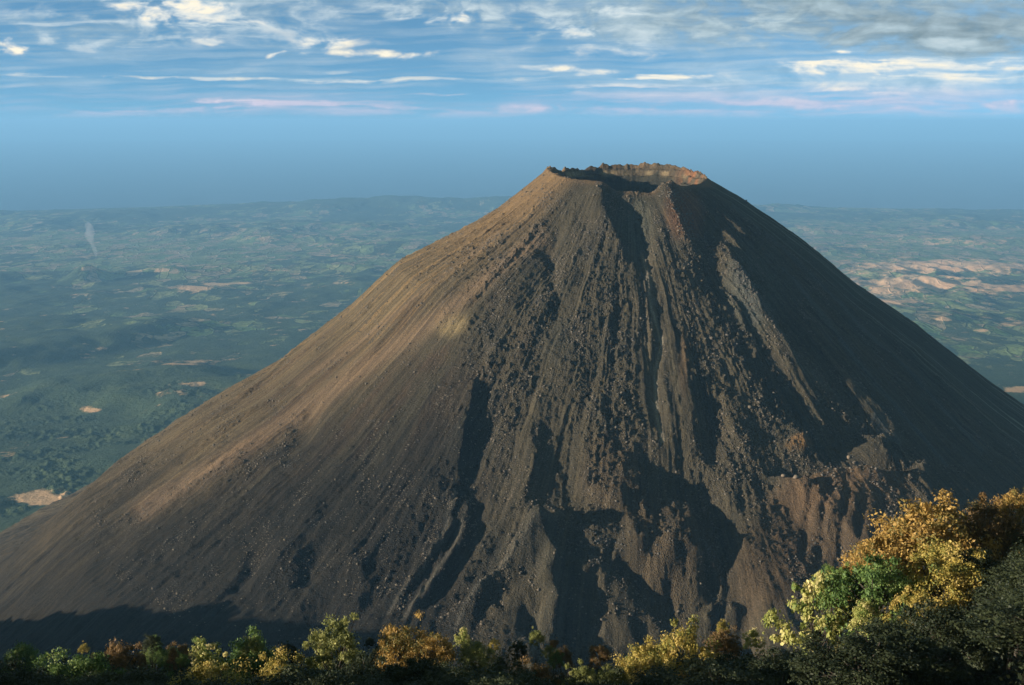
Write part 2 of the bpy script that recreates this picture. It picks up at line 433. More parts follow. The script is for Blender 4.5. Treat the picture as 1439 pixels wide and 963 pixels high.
cover = np.clip(.28 + .9 * rub_m + .35 * perlin(bx / 60, by / 60, 47), .1, 1.2)
Z += scal * rgh * (lump * .8 + r1 * cover)
# blocky lava: only the positive bits stick out
blk = np.maximum(perlin(bx / 6.5, by / 6.5, 51) - .28, 0) * 7.5 + np.maximum(perlin(bx / 3.6, by / 3.6, 52) - .3, 0) * 4.5
Z += blk * scal * np.clip(rub_m * 1.1 + .25 * (fbm(bx / 80, by / 160, 53, 2) > .25), 0, 1.1) * (1 - rightsm * .9)
# outcrops along the left flank
oc = np.clip(sstep(.1, .4, perlin(AA * 20, RR / 170, 61)), 0, 1) * leftsm
Z += down * oc * np.maximum(perlin(AA * 62, RR / 26, 62) + perlin(AA * 130, RR / 9, 63), 0) * 2.4
# crater rim crags
rimw = np.exp(-((RR - RIM - 1 + 5 * perlin(AA * 5, RR * 0, 76)) / 8) ** 2)
crag = fbm(bx / 34, by / 34, 71, 3, .55) * 3.2 + np.maximum(perlin(bx / 12 + 3, by / 12, 72), -.1) * 3.4 + perlin(bx / 5.5, by / 5.5, 75) * 1.5 + np.maximum(perlin(bx / 8 + 9, by / 8, 77) - .15, 0) * 7 * sstep(-.2, .3, perlin(AA * 4, RR * 0, 78))
back = np.clip(sstep(75, 120, np.abs(AD)) + .6 * sstep(-60, -80, AD) + .25, 0, 1)
Z += rimw * crag * back
inw = np.exp(-((RR - RIM + 20) / 16) ** 2)
Z += inw * (fbm(X / 40, Y / 40, 73, 2, .5) * 5)
ledge_in = (RR < RIM - 3) & (RR > RIM - 46)
Z = np.where(ledge_in, Z + 2.2 * np.sin(Z * .62 + 2 * perlin(X / 30, Y / 30, 80)) + perlin(X / 6, Y / 6, 88) * 1.3, Z)
def pxdist(px):
    P = np.array(px, float); d = np.full(U0.shape, 1e9)
    for i in range(len(P) - 1):
        q = P[i + 1] - P[i]; l2 = (q ** 2).sum(); t = np.clip(((U0 - P[i, 0]) * q[0] + (V0 - P[i, 1]) * q[1]) / l2, 0, 1)
        d = np.minimum(d, np.hypot(U0 - P[i, 0] - q[0] * t, V0 - P[i, 1] - q[1] * t))
    return d
TRACKS_AND_LIT_LINES = [([(903,345),(912,390),(915,430),(930,480),(921,520),(922,570),(930,622)], 3.0, (.27,.24,.18), .9),
          ([(884,290),(892,325),(903,345)], 7, (.085,.09,.08), .6),
          ([(888,345),(905,360),(918,420)], 9, (.095,.085,.068), .5),
          ([(1040,385),(1050,420),(1062,450)], 12, (.075,.082,.076), .6),
          ([(1075,440),(1120,515),(1165,550)], 6, (.10,.095,.075), .5),
          ([(1180,480),(1240,550),(1330,650)], 3, (.075,.082,.076), .6), ([(1030,290),(1150,400),(1290,540),(1380,640)], 2.5, (.07,.078,.072), .5),
          ([(1230,590),(1260,625)], 6, (.07,.078,.075), .6), ([(1100,380),(1200,500)], 2.5, (.07,.078,.072), .5),
          ([(640,700),(625,760),(590,815),(545,865)], 3, (.13,.12,.095), .5), ([(655,720),(640,770),(605,825),(565,875)], 3, (.13,.12,.095), .5),
          ([(790,735),(770,775),(720,815),(665,860),(640,890)], 4, (.13,.12,.095), .5),  # these levee lines are sunlight painted on as a paler colour
          ([(760,335),(640,430),(480,540),(330,640),(200,720)], 13, (.19,.13,.08), .6), ([(700,330),(560,440),(420,540)], 5, (.17,.12,.075), .5)]
for a_ in LATE: feature(*a_)
print('noise')

# ---- colour of the ground, with some light and shade painted in
def C(*c): return np.array(c, dtype=np.float32)
T = np.empty(Z.shape + (3,), np.float32); T[:] = C(.098, .087, .070)
def paint(w, c):
    global T
    w = np.clip(w, 0, 1)[..., None].astype(np.float32); T = T * (1 - w) + w * C(*c)
n1 = fbm(X / 120, Y / 120, 81, 4); n2 = fbm(AA * 12, RR / 300, 82, 4); n3 = fbm(AA * 40, RR / 500, 83, 3)
paint(sstep(.0, .7, n1) * .7, (.078, .076, .068))
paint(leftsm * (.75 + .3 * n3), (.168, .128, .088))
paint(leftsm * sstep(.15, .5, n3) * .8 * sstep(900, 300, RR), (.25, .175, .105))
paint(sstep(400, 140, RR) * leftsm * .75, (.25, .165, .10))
paint(reg(480, 620, 190, 140) * sstep(-.1, .5, n2) * .6, (.105, .068, .05))
paint(reg(640, 470, 90, 70) * sstep(-.1, .5, n1) * .5, (.13, .075, .055))
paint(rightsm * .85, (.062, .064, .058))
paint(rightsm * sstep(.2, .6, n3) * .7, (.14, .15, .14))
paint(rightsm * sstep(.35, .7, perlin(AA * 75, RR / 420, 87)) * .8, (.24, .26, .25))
paint(reg(1060, 410, 40, 60) * .6, (.12, .13, .125))
paint(reg(893, 310, 22, 48) * .75, (.12, .125, .115))
paint(reg(962, 300, 24, 34) * .75, (.26, .13, .08))
paint(reg(962, 520, 8, 45) * .4, (.24, .15, .09))
paint(reg(915, 460, 7, 120) * .5, (.2, .17, .13))
paint(reg(635, 460, 22, 16) * .7, (.34, .27, .17))
paint(reg(1175, 765, 85, 90) * .65, (.15, .105, .078))
paint(reg(1175, 712, 95, 30) * .6, (.22, .145, .10))
paint(reg(1122, 636, 16, 10) * .7, (.30, .18, .09))
paint(reg(940, 760, 60, 70) * .5 + reg(860, 680, 40, 60) * .5, (.125, .09, .065))
paint(reg(1090, 800, 60, 60) * .5, (.15, .10, .07))
paint(rimw * .7, (.24, .16, .105))
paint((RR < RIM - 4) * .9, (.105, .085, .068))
paint((RR < RIM - 16 + 6 * perlin(AA * 6, RR * 0, 79)) * .9, (.05, .05, .045))  # lower inner wall darkened, painting in the crater's shadow
paint(np.exp(-((RR - RIM + 8) / 9) ** 2) * sstep(95, 130, np.abs(AD)) * sstep(-.2, .4, perlin(X / 18, Y / 18, 85)) * sstep(-90, -84, Z) * sstep(-76, -81, Z), (.34, .27, .19))
paint(np.exp(-((RR - RIM + 5) / 16) ** 2) * sstep(88, 100, AD) * sstep(135, 110, AD) * sstep(-.3, .2, perlin(X / 14, Y / 14, 86)), (.27, .135, .085))
Vv = np.stack([X, Y, Z], -1).reshape(-1, 3)
pol_a = np.stack([AA * 400, RR, np.zeros_like(RR)], -1).reshape(-1, 3)
T *= np.array([1.02, .99, .79], np.float32)
T *= (.575 + .22 * leftsm + .16 * rightsm)[..., None]  # right flank gain lightens its colour to lift the shade there
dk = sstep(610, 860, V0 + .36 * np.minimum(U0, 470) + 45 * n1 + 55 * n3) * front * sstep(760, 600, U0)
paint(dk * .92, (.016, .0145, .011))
for pl, wd, col_, kk in TRACKS_AND_LIT_LINES: paint(np.exp(-(pxdist(pl) / wd) ** 2) * kk * front, col_)
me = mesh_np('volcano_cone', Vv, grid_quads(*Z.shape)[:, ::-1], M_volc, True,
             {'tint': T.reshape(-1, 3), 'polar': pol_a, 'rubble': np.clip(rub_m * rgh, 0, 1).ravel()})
volc = link('volcano_cone', me); tag(volc, 'bare ash and lava cone with an open crater at its top', None, None, 'structure')
print('volcano', len(Vv))

def volc_z(x, y):
    dx, dy = x - CX, -(y - CY); r = np.hypot(dx, dy); a = np.arctan2(dx, dy)
    i = np.clip(np.searchsorted(rr, r), 1, len(rr) - 1); j = np.clip(np.searchsorted(aa, a), 1, len(aa) - 1)
    fr = np.clip((r - rr[i-1]) / (rr[i] - rr[i-1]), 0, 1); fa = np.clip((a - aa[j-1]) / (aa[j] - aa[j-1]), 0, 1)
    return (Z[i-1, j-1] * (1-fr) * (1-fa) + Z[i, j-1] * fr * (1-fa) + Z[i-1, j] * (1-fr) * fa + Z[i, j] * fr * fa)

# ---- scree: many small stones as one object, the largest as boulders of their own
def ico(sub, seed, rough=.28):
    bm = bmesh.new(); bmesh.ops.create_icosphere(bm, subdivisions=sub, radius=1)
    rs = random.Random(seed)
    sx, sy, sz = rs.uniform(.8, 1.25), rs.uniform(.7, 1.1), rs.uniform(.6, .95)
    for v in bm.verts:
        k = 1 + rs.uniform(-rough, rough); v.co = Vector((v.co.x * sx * k, v.co.y * sy * k, v.co.z * sz * k))
    V = np.array([v.co[:] for v in bm.verts]); Fc = np.array([[v.index for v in f.verts] for f in bm.faces]); bm.free()
    return V, Fc
cand = rng.integers(0, Z.size, 900000)
fu, fv = U0.ravel()[cand], V0.ravel()[cand]
prob = (rub_m.ravel()[cand] * .5 + .10 + oc.ravel()[cand] * .12) * (1 - rightsm.ravel()[cand] * .97)
clus = sstep(-.05, .55, fbm(X.ravel()[cand] / 38, Y.ravel()[cand] / 70, 95, 3))
prob *= (.10 + 1.2 * clus ** 1.6)
def near_line(px, w):
    P = np.array(px, float); d = np.full(fu.shape, 1e9)
    for i in range(len(P) - 1):
        s = P[i + 1] - P[i]; l2 = (s ** 2).sum(); t = np.clip(((fu - P[i, 0]) * s[0] + (fv - P[i, 1]) * s[1]) / l2, 0, 1)
        d = np.minimum(d, np.hypot(fu - P[i, 0] - s[0] * t, fv - P[i, 1] - s[1] * t))
    return np.exp(-(d / w) ** 2)
for px, w, k in [([(1008,340),(1052,420),(1085,470),(1160,550)], 12, .6), ([(700,620),(720,690),(780,760),(830,780)], 26, .5),
                 ([(760,340),(800,380),(840,330)], 22, .4), ([(880,600),(900,680),(1000,640),(1080,680)], 26, .35),
                 ([(1090,655),(1150,672),(1280,690)], 10, .7), ([(640,380),(600,530),(680,520)], 16, .25),
                 ([(940,260),(965,330),(1000,400)], 10, .6), ([(1150,600),(1230,620),(1290,680)], 9, .5),
                 ([(840,740),(870,770),(900,850),(960,850)], 16, .3), ([(350,780),(430,800),(470,780)], 18, .2)]:
    prob += near_line(px, w) * k * .5
prob *= front.ravel()[cand] & (RR.ravel()[cand] > RIM - 3) & (RR.ravel()[cand] < 800)
area = RR.ravel()[cand] / 600
keep = cand[rng.random(len(cand)) < prob * area * 2.2]
size = .34 + rng.pareto(3.2, len(keep)) * .42
size = np.minimum(size, 1.75)
order = np.argsort(-size); keep, size = keep[order], size[order]
PX = X.ravel()[keep] + rng.normal(0, .6, len(keep)); PY = Y.ravel()[keep] + rng.normal(0, .6, len(keep)); PZ = volc_z(PX, PY)
print('stones', len(keep), size[:300].min())
NB = 240
vi, fi = ico(1, 3, .3)
protos = [ico(1, s, .32) for s in range(5)]
Vs, Fs, off = [], [], 0
for p, (vi, fi) in enumerate(protos):
    idx = np.arange(NB, len(keep))[p::5]
    n = len(idx); an = rng.random(n) * 6.283; ca, sa = np.cos(an), np.sin(an)
    s = size[idx][:, None, None]
    v = vi[None] * s
    vx = v[..., 0] * ca[:, None] - v[..., 1] * sa[:, None]; vy = v[..., 0] * sa[:, None] + v[..., 1] * ca[:, None]
    v = np.stack([vx + PX[idx][:, None], vy + PY[idx][:, None], v[..., 2] + PZ[idx][:, None] + size[idx][:, None] * .25], -1)
    Vs.append(v.reshape(-1, 3)); Fs.append((fi[None] + (np.arange(n) * len(vi))[:, None, None]).reshape(-1, 3) + off); off += n * len(vi)
me = mesh_np('scree', np.concatenate(Vs), np.concatenate(Fs), M_rock, False)
tag(link('scree', me), 'loose stones and blocks scattered over the volcano face', 'scree', None, 'stuff')
bms = []
for s in range(6):
    vi, fi = ico(2, 40 + s, .2); bms.append(mesh_np('boulder', vi, fi, M_rock, False))
for k in range(NB):
    o = link('boulder', bms[k % 6], None, (PX[k], PY[k], PZ[k] + size[k] * .3))
    o.scale = (size[k],) * 3; o.rotation_euler = (rng.uniform(-.4, .4), rng.uniform(-.4, .4), rng.uniform(0, 6.28))
    uu, vv = project(np.float64(PX[k]), np.float64(PY[k]), np.float64(PZ[k]))
    if vv < 420: lb, gr = 'angular dark lava block high on the cone near the crater', 'lava blocks near the crater'
    elif uu > 1090: lb, gr = 'brown lava block on or around the flat ledge on the right', 'lava blocks around the ledge'
    elif vv > 660: lb, gr = 'brown lava block at the foot of the cone among the lobes', 'lava blocks at the foot of the cone'
    else: lb, gr = 'lava block lying on the middle of the stony front slope', 'lava blocks on the middle slope'
    tag(o, lb, 'boulder', gr)
def big_boulder(u, v, s, label, mat=M_pale, seed=3):
    P = hit(u, v); z = float(volc_z(P[0], P[1]))
    # step along the ray to the true surface
    d = ray(u, v); d = d / d[1]
    for y in np.arange(P[1] - 60, P[1] + 60, 1.0):
        if d[2] * y <= volc_z(d[0] * y, y): P = (d[0] * y, y); z = float(volc_z(*P)); break
    vi, fi = ico(1, seed, .26); o = link('boulder', mesh_np('boulder', vi, fi, mat, False), None, (P[0], P[1], z + s * .5))
    o.scale = (s,) * 3; tag(o, label, 'boulder')
big_boulder(1119, 673, 3.9, 'largest pale blocky boulder on the left end of the flat ledge', seed=4)
big_boulder(1101, 671, 3.0, 'pale boulder just left of the largest boulder on the ledge', seed=8)
big_boulder(1000, 478, 3.4, 'reddish block standing alone in the shaded hollow right of centre', M_rock, seed=9)
big_boulder(1192, 645, 3.0, 'pale boulder on the slope just above the flat ledge', seed=11)
big_boulder(1054, 575, 3.2, 'tan boulder on the rubble rib below the shaded hollow', M_rock, seed=12)

# ================================================================== LOWLAND
def pxground(u, v, zz):
    d = ray(u, v); t = zz / d[2]; return d[0] * t, d[1] * t
def ground_base(d):
    return np.interp(d, [0, 900, 1500, 2500, 4000, 6500, 10000, 16000, 24000, 30000], [-560, -640, -800, -1060, -1330, -1530, -1690, -1850, -1985, -2022])
nth, nd = 1500, 1100
th = np.linspace(R(-48), R(48), nth)
dd = np.concatenate([[700.0], np.geomspace(900, 30500, nd - 1)])
D, TH = np.meshgrid(dd, th, indexing='ij')
GX, GY = D * np.sin(TH), D * np.cos(TH)
GZ = ground_base(D)
hillf = sstep(2500, 6000, D)
n = fbm(GX / 2600, GY / 2600, 101, 5, .5)
GZ = GZ + hillf * (sstep(-.1, .9, n) * 95) + fbm(GX / 500, GY / 500, 102, 3) * 10 * sstep(1500, 3000, D)
def gblob(u, v, zz, rx, ry, h, p=2.0):
    global GZ
    x0, y0 = pxground(u, v, zz)
    GZ = GZ + h * np.exp(-(((GX - x0) / rx) ** 2 + ((GY - y0) / ry) ** 2) ** (p / 2))
gblob(122, 392, -1760, 190, 260, 170)
gblob(235, 385, -1760, 420, 300, 90); gblob(330, 380, -1770, 700, 300, 70)
gblob(275, 412, -1740, 350, 250, 60)
gblob(520, 292, -1980, 4200, 1200, 165); gblob(760, 292, -1985, 3500, 1200, 120); gblob(240, 300, -1985, 5000, 1000, 60)
GU, GV = project(GX, GY, GZ)
bare = np.zeros_like(GZ)
def greg(u, v, ru, rv, k=1.0):
    global bare
    bare = np.maximum(bare, k * np.exp(-(((GU - u) / ru) ** 2 + ((GV - v) / rv) ** 2)))
for a in [(1330,376,150,11,.9),(1290,402,120,11,.95),(1400,408,60,9,.8),(1250,425,60,8,.7),(1420,375,40,7,.7),(1180,350,90,8,.35),(1320,340,120,8,.38),
          (1270,412,60,7,.7),(1322,448,10,4,.9),(1380,465,14,3,.8),(1430,455,26,7,.7),(1430,548,18,4,.8),
          (270,405,26,4,1.0),(300,400,22,3,.8),(228,379,20,5,.7),(246,382,9,4,1.0),(120,378,9,3,1.0),(340,398,20,2,.7),(200,418,14,3,.6),
          (360,335,60,4,.45),(500,360,60,5,.4),(55,702,30,9,1.1),(130,576,14,3,.7),(270,540,30,4,.4),(380,380,60,2,.5),(250,510,70,4,.35)]:
    greg(*a)
# eroded ridges of bare land on the right, and forest canopy close by
er = np.exp(-(((GU - 1320) / 170) ** 2 + ((GV - 395) / 35) ** 2))
GZ += er * (ridged(GX / 420, GY / 900, 111) * 38 + ridged(GX / 160, GY / 380, 112) * 14)
pt = sstep(-.35, .35, fbm(GX / 260, GY / 260, 115, 3))
can = pt * (np.maximum(perlin(GX / 34, GY / 34, 113), -.1) * 12 + np.maximum(perlin(GX / 15, GY / 15, 114), 0) * 8 + fbm(GX / 90, GY / 90, 116, 2) * 7)
GZ += can * sstep(1200, 2000, D) * sstep(7500, 4500, D)
farm = np.exp(-((GV - 350) / 42) ** 2) * 1.0 + np.exp(-(((GU - 1330) / 200) ** 2 + ((GV - 400) / 90) ** 2)) * .5 + .12 * np.exp(-((GV - 470) / 60) ** 2)
farm = farm + .35 * fbm(GX / 3000, GY / 3000, 120, 3)
# coastline: the sheet dips under the sea beyond it
cu = np.interp(np.degrees(TH), [-48, -26, -12, 0, 14, 26, 48], [26500, 26800, 26200, 25600, 26300, 27800, 28000]) + fbm(GX / 3000, GY / 3000, 121, 3) * 350
GZ = np.where(D > cu, -2045, GZ)
GZ = np.maximum(GZ, -2026) * (D <= cu) + np.where(D > cu, -2060, 0)
me = mesh_np('lowland', np.stack([GX, GY, GZ], -1).reshape(-1, 3), grid_quads(*GZ.shape)[:, ::-1], M_plain, True, {'bare': bare.ravel(), 'farmed': farm.ravel()})
tag(link('lowland', me), 'wide wooded and farmed lowland running out to the coast', None, None, 'structure')
# sea
a = np.linspace(0, 2 * math.pi, 129)[:-1]
sv = np.concatenate([[[0, 0, -2030]], np.stack([120000 * np.cos(a), 120000 * np.sin(a), np.full(128, -2030)], -1)])
sq = np.array([[0, i + 1, (i + 1) % 128 + 1] for i in range(128)])
tag(link('sea', mesh_np('sea', sv, sq, M_sea, False)), 'hazy ocean beyond the coast', None, None, 'structure')
print('lowland')

# smoke plume
M_smoke = bpy.data.materials.new('smoke'); M_smoke.use_nodes = True
t = M_smoke.node_tree; t.nodes.remove(t.nodes['Principled BSDF'])
pv = t.nodes.new('ShaderNodeVolumePrincipled'); pv.inputs['Color'].default_value = (.92, .93, .95, 1); pv.inputs['Density'].default_value = .0045
t.links.new(pv.outputs[0], t.nodes['Material Output'].inputs['Volume'])
bx0 = np.array(pxground(135, 360, -1775)); Ds = math.hypot(*bx0)
mpp = Ds / F
nseg, nk = 26, 18; V = []
for i in range(nseg):
    s = i / (nseg - 1); w = (2.0 + 12 * s ** .8) * mpp * (1 + .22 * math.sin(s * 13)) * (1 if i < nseg - 3 else (.75, .45, .12)[i - nseg + 3])
    px = (-8 * s ** .8 + 1.2 * math.sin(s * 9)) * mpp; zz = -1785 + 46 * s * mpp
    for k in range(nk):
        q = 2 * math.pi * k / nk; ww = w * .5 * (1 + .25 * math.sin(3 * q + s * 17) * s)
        V.append((bx0[0] + px + ww * math.cos(q), bx0[1] + ww * math.sin(q), zz))
Q = [(i * nk + k, i * nk + (k + 1) % nk, (i + 1) * nk + (k + 1) % nk, (i + 1) * nk + k) for i in range(nseg - 1) for k in range(nk)]
me = bpy.data.meshes.new('smoke_plume'); me.from_pydata(V, [], Q + [tuple(range(nk))[::-1], tuple((nseg - 1) * nk + k for k in range(nk))]); me.materials.append(M_smoke)
tag(link('smoke_plume', me), 'thin pale smoke column rising from a field far off on the left', 'smoke')

# ================================================================== FOREGROUND HILLSIDE AND TREES
# each: u, v of the crown's top, depth, crown width in px, kind, shape proto, label, how much of the crown the sun reaches
TREES = [
 (30,902,150,52,'lime',0,'small dim green tree at the far left edge of the bottom row',.3),
 (92,913,120,110,'lime',1,'rounded green tree, leftmost leafy crown standing well clear at the bottom',.55),
 (160,896,150,90,'rust',2,'rust brown tree behind and right of the leftmost rounded green crown',.5),
 (252,906,135,62,'lime',3,'low lime green crown left of the pale yellow treetop',.45),
 (290,903,125,70,'cream',4,'pale yellow speckled treetop between two lime green crowns',.5),
 (355,890,130,96,'lime',5,'bright lime green crown, brightest green of the bottom left trees',.55),
 (285,930,105,120,'gold',0,'yellow orange tree cut by the bottom edge, left of centre',.5),
 (392,914,120,84,'gold',1,'golden crown low in front of the bright lime green one',.6),
 (470,860,125,92,'olive',2,'tall yellow green tree standing apart left of the orange pair',.75),
 (562,872,125,78,'orange',3,'left and taller of the orange pair under the lava levees',.6),
 (608,884,122,68,'orange',4,'right and lower of the orange pair under the lava levees',.6),
 (650,883,135,26,'cream',5,'tiny pale treetop just right of the orange pair',.7),
 (672,898,125,56,'olive',0,'dull yellow thin crown below the tiny pale treetop',.45),
 (745,924,115,62,'rust',1,'small rust crown left of the yellow green pair at the bottom',.35),
 (818,929,110,62,'olive',2,'left crown of the yellow green pair cut by the bottom edge',.5),
 (862,936,110,54,'olive',3,'right crown of the yellow green pair cut by the bottom edge',.45),
 (962,868,118,100,'gold',4,'golden orange tree with the highest top in the bottom centre right',.8),
 (910,902,110,84,'gold',5,'lower golden tree joined to the left side of the highest golden one',.75),
 (1015,882,125,50,'rust',0,'thin brownish crown right of the highest golden tree',.4),
 (1059,882,120,30,'cream',1,'tiny pale bush alone between the golden tree and the cream tree',.7),
 (1150,800,100,105,'cream',2,'cream and yellow green tree with large pale leaves on the right slope',.9),
 (1218,843,95,50,'cream',3,'small cream crown standing below the lime green tree on the right',.7),
 (1235,772,98,138,'lime',4,'large lime green tree on the right slope in front of the great orange crown',.85),
 (1172,792,104,50,'lime',3,'small green crown wedged behind the cream and yellow green tree',.85),
 (1318,700,108,165,'orange',5,'great orange tree, the largest crown in the picture',.95),
 (1240,742,106,110,'orange',0,'left shoulder tree of orange leaves beside the great orange crown',.95),
 (1335,760,98,120,'gold',1,'gold tinged tree in front of the great orange crown',.7),
 (1290,820,92,70,'gold',2,'small golden crown hanging low right of the lime green tree',.5),
 (1396,700,112,90,'rust',3,'brown tree in half shade right of the great orange crown',.35),
 (1436,680,116,70,'orange',4,'orange treetop cut by the right edge',.5),
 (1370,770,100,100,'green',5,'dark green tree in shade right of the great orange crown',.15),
]
def hill_core(x, y):
    """smooth hillside: falls away from the camera, higher on the right"""
    h = -4 - .605 * y - .25 * np.maximum(y - 150, 0) * (y < 400) - 62.5 * (y >= 400)
    h = np.where(y < 0, -6 - .1 * y, h)
    right = sstep(8, 60, x)
    h = h + right * np.clip(.42 * (x - 8), 0, 24) * sstep(-20, 60, y) * sstep(420, 180, y)
    h = np.maximum(h, np.interp(y, [0, 600, 1200], [-500, -500, -620]) - .3 * np.maximum(-x - 100, 0) - .3 * np.maximum(y - 900, 0))
    return h
tp = []
for tr in TREES:
    p = at(tr[0], tr[1], tr[2]); tp.append(p)
tp = np.array(tp)
tw = np.array([t[3] * t[2] / F * 1.15 for t in TREES])                 # crown width, metres
# the sun's path over the unseen spur at the left sets how low each crown is lit
TR = 215.0
da = TR - (tp[:, 0] * AX + tp[:, 1] * AY)
ss = -AY * tp[:, 0] * -1 * -1 * 0 + (tp[:, 0] * AY + tp[:, 1] * -AX)     # coordinate across the sun's direction
lit = np.array([t[7] for t in TREES])
need = tp[:, 2] - lit * tw * np.array([.55 if t[1] > 850 else .9 for t in TREES]) + TS * da
o_ = np.argsort(ss); ssS, needS = ss[o_], need[o_]
def crest(s):
    w = (np.exp(-((s[..., None] - ssS) / 7.0) ** 2) + 1e-9) * np.exp(-needS / 3.0)
    e = (w * needS).sum(-1) / w.sum(-1)
    lo = np.interp(s, [ssS[0] - 120, ssS[0] - 10, ssS[0]], [-20, needS[:3].mean(), needS[:3].mean()])
    e = np.where(s < ssS[0], lo, e)
    return np.where(s > ssS[-1], needS[-3:].mean() - (s - ssS[-1]) * .55, e)
print('crest', list(zip(ssS.round(), needS.round())))
hx = np.concatenate([np.linspace(-1500, -330, 170), np.linspace(-326, 120, 400), np.linspace(126, 700, 100)])
hy = np.concatenate([np.linspace(-400, -105, 50), np.linspace(-100, 330, 390), np.linspace(335, 1900, 240)])
HX, HY = np.meshgrid(hx, hy, indexing='xy')
TR2 = 620.0  # second unseen spur, added and shaped to shade the cone's lower left
_bp = [(-260,890),(-100,882),(0,875),(150,868),(300,862),(400,874),(470,888),(560,905)]
_S2, _C2 = [], []
for _u, _v in _bp:
    P = hit(_u, _v); z_ = float(volc_z(P[0], P[1])); pa_ = P[0] * AX + P[1] * AY
    _S2.append(P[0] * AY - P[1] * AX); _C2.append(z_ + TS * (TR2 - pa_))
_i = np.argsort(_S2); _S2 = np.array(_S2)[_i]; _C2 = np.array(_C2)[_i]
print('spur', _S2.round(), _C2.round())
def hill_h(x, y):
    h = hill_core(x, y)
    pa = x * AX + y * AY; s = x * AY - y * AX
    cr = crest(s) + fbm(s / 9, pa * 0 + .3, 131, 3) * 1.6
    h = h + fbm(x / 30, y / 30, 132, 4) * 2.5 * sstep(15, 60, np.hypot(x, y))
    ridge = cr - np.maximum(np.abs(pa - TR) - 2, 0) * .75
    h = np.where(np.abs(pa - TR) < 150, np.maximum(h, ridge), h)
    c2 = np.interp(s, np.concatenate([[_S2[0] - 150], _S2, [_S2[-1] + 500]]), np.concatenate([[_C2[0] - 130], _C2, [_C2[-1] - 260]]))
    c2 = c2 + fbm(s / 40, pa / 200, 133, 4) * 10 + np.maximum(perlin(s / 7, pa / 60, 134), 0) * 9
    r2 = c2 - np.maximum(np.abs(pa - TR2) - 3, 0) * .62
    return np.where((np.abs(pa - TR2) < 420) & (x < -330), np.maximum(h, r2), h)
HZ = hill_h(HX, HY)
me = mesh_np('hillside', np.stack([HX, HY, HZ], -1).reshape(-1, 3), grid_quads(*HZ.shape), M_soil, True)
tag(link('hillside', me), 'dark wooded hillside falling away in the foreground', None, None, 'structure')

def tube(P, r0, r1, k=6):
    P = [Vector(p) for p in P]; V = []; Q = []
    n = len(P)
    for i, p in enumerate(P):
        d = (P[min(i + 1, n - 1)] - P[max(i - 1, 0)]).normalized()
        a = d.cross(Vector((.3, .2, 1)) if abs(d.z) < .9 else Vector((1, 0, 0))).normalized(); b = d.cross(a)
        r = r0 + (r1 - r0) * i / (n - 1)
        for j in range(k): q = 2 * math.pi * j / k; V.append(p + a * (r * math.cos(q)) + b * (r * math.sin(q)))
    for i in range(n - 1):
        for j in range(k): Q.append((i * k + j, i * k + (j + 1) % k, (i + 1) * k + (j + 1) % k, (i + 1) * k + j))
    return V, Q
def make_tree(seed, leaf, nclump, leaves_per, shape):
    """unit tree: crown about 10 m wide, top at z=0 of a 13 m tree (origin at base)"""
    rs = np.random.default_rng(seed)
    cw, ch, H = 5.0, shape[0], 13.0
    cen = []
    while len(cen) < nclump:
        p = rs.normal(size=3); p /= np.linalg.norm(p)
        if p[2] < -.35: continue
        if math.sin(p[0] * 4.1 + seed) * math.sin(p[1] * 4.7 + seed * 2) * math.cos(p[2] * 3.3) > .42: continue
        rad = rs.uniform(.45, 1.0) ** .5
        if rs.random() < .12: rad *= 1.28
        lob = 1 + .32 * math.sin(3 * math.atan2(p[1], p[0]) + seed)
        cen.append((p[0] * cw * rad * lob * .85, p[1] * cw * rad * lob * .85, H - ch + p[2] * ch * rad * .9 - .6))
    cen = np.array(cen)
    cen += rs.normal(size=cen.shape) * [.35, .35, .45]
    cs = rs.uniform(.35, 1.15, nclump) * shape[1]
    n = nclump * leaves_per
    ci = rs.integers(0, nclump, n)
    g = rs.normal(size=(n, 3)); g /= np.linalg.norm(g, axis=1)[:, None]
    rad = rs.beta(2.0, 1.7, n) * 1.3
    P = cen[ci] + g * (rad * cs[ci])[:, None] * np.array([1.15, 1.15, .72])
    # leaf quads
    nrm = g * .6 + rs.normal(size=(n, 3)) * .6 + np.array([0, 0, .35]); nrm /= np.linalg.norm(nrm, axis=1)[:, None]
    t = np.cross(nrm, rs.normal(size=(n, 3))); t /= np.linalg.norm(t, axis=1)[:, None]
    b = np.cross(nrm, t)
    s = leaf * rs.uniform(.4, 1.7, n)[:, None]
    V = np.stack([P + t * s, P + b * s * .55, P - t * s, P - b * s * .55], 1).reshape(-1, 3)
    Q = np.arange(n * 4).reshape(n, 4)
    hue = np.clip(rs.uniform(0, 1, nclump)[ci] * .7 + rs.uniform(0, 1, n) * .45 - .08, 0, 1)
    # wood: trunk, limbs to some clumps
    TV, TQ = [], []
    def add(v, q):
        o = len(TV); TV.extend(v); TQ.extend([tuple(i + o for i in f) for f in q])
    add(*tube([(0, 0, -1.5), (.1, .05, 3), (.25, -.1, 6), (.1, 0, H - ch + 1)], .34, .16, 8))
    for k in range(0, nclump, max(1, nclump // 26)):
        c = cen[k]; z0 = rs.uniform(4.0, H - ch)
        mid = (c[0] * .45, c[1] * .45, z0 + (c[2] - z0) * .35 + .5)
        add(*tube([(.15, 0, z0), mid, tuple(c)], .13, .035, 5))
    return V, Q, np.repeat(hue, 4), np.array([v[:] for v in TV]), np.array(TQ)
SH = [(4.2, 1.25), (4.8, 1.1), (5.2, .95), (3.8, 1.2), (4.4, 1.05), (4.6, 1.15)]
tree_geo = [make_tree(200 + i, .125, 105, 150, SH[i]) for i in range(6)]
geo_big = [make_tree(300 + i, .20, 70, 90, SH[i]) for i in range(6)]           # larger leaves, looser
crown_me, trunk_me = {}, [mesh_np('trunk', g[3], g[4], M_bark, True) for g in tree_geo]
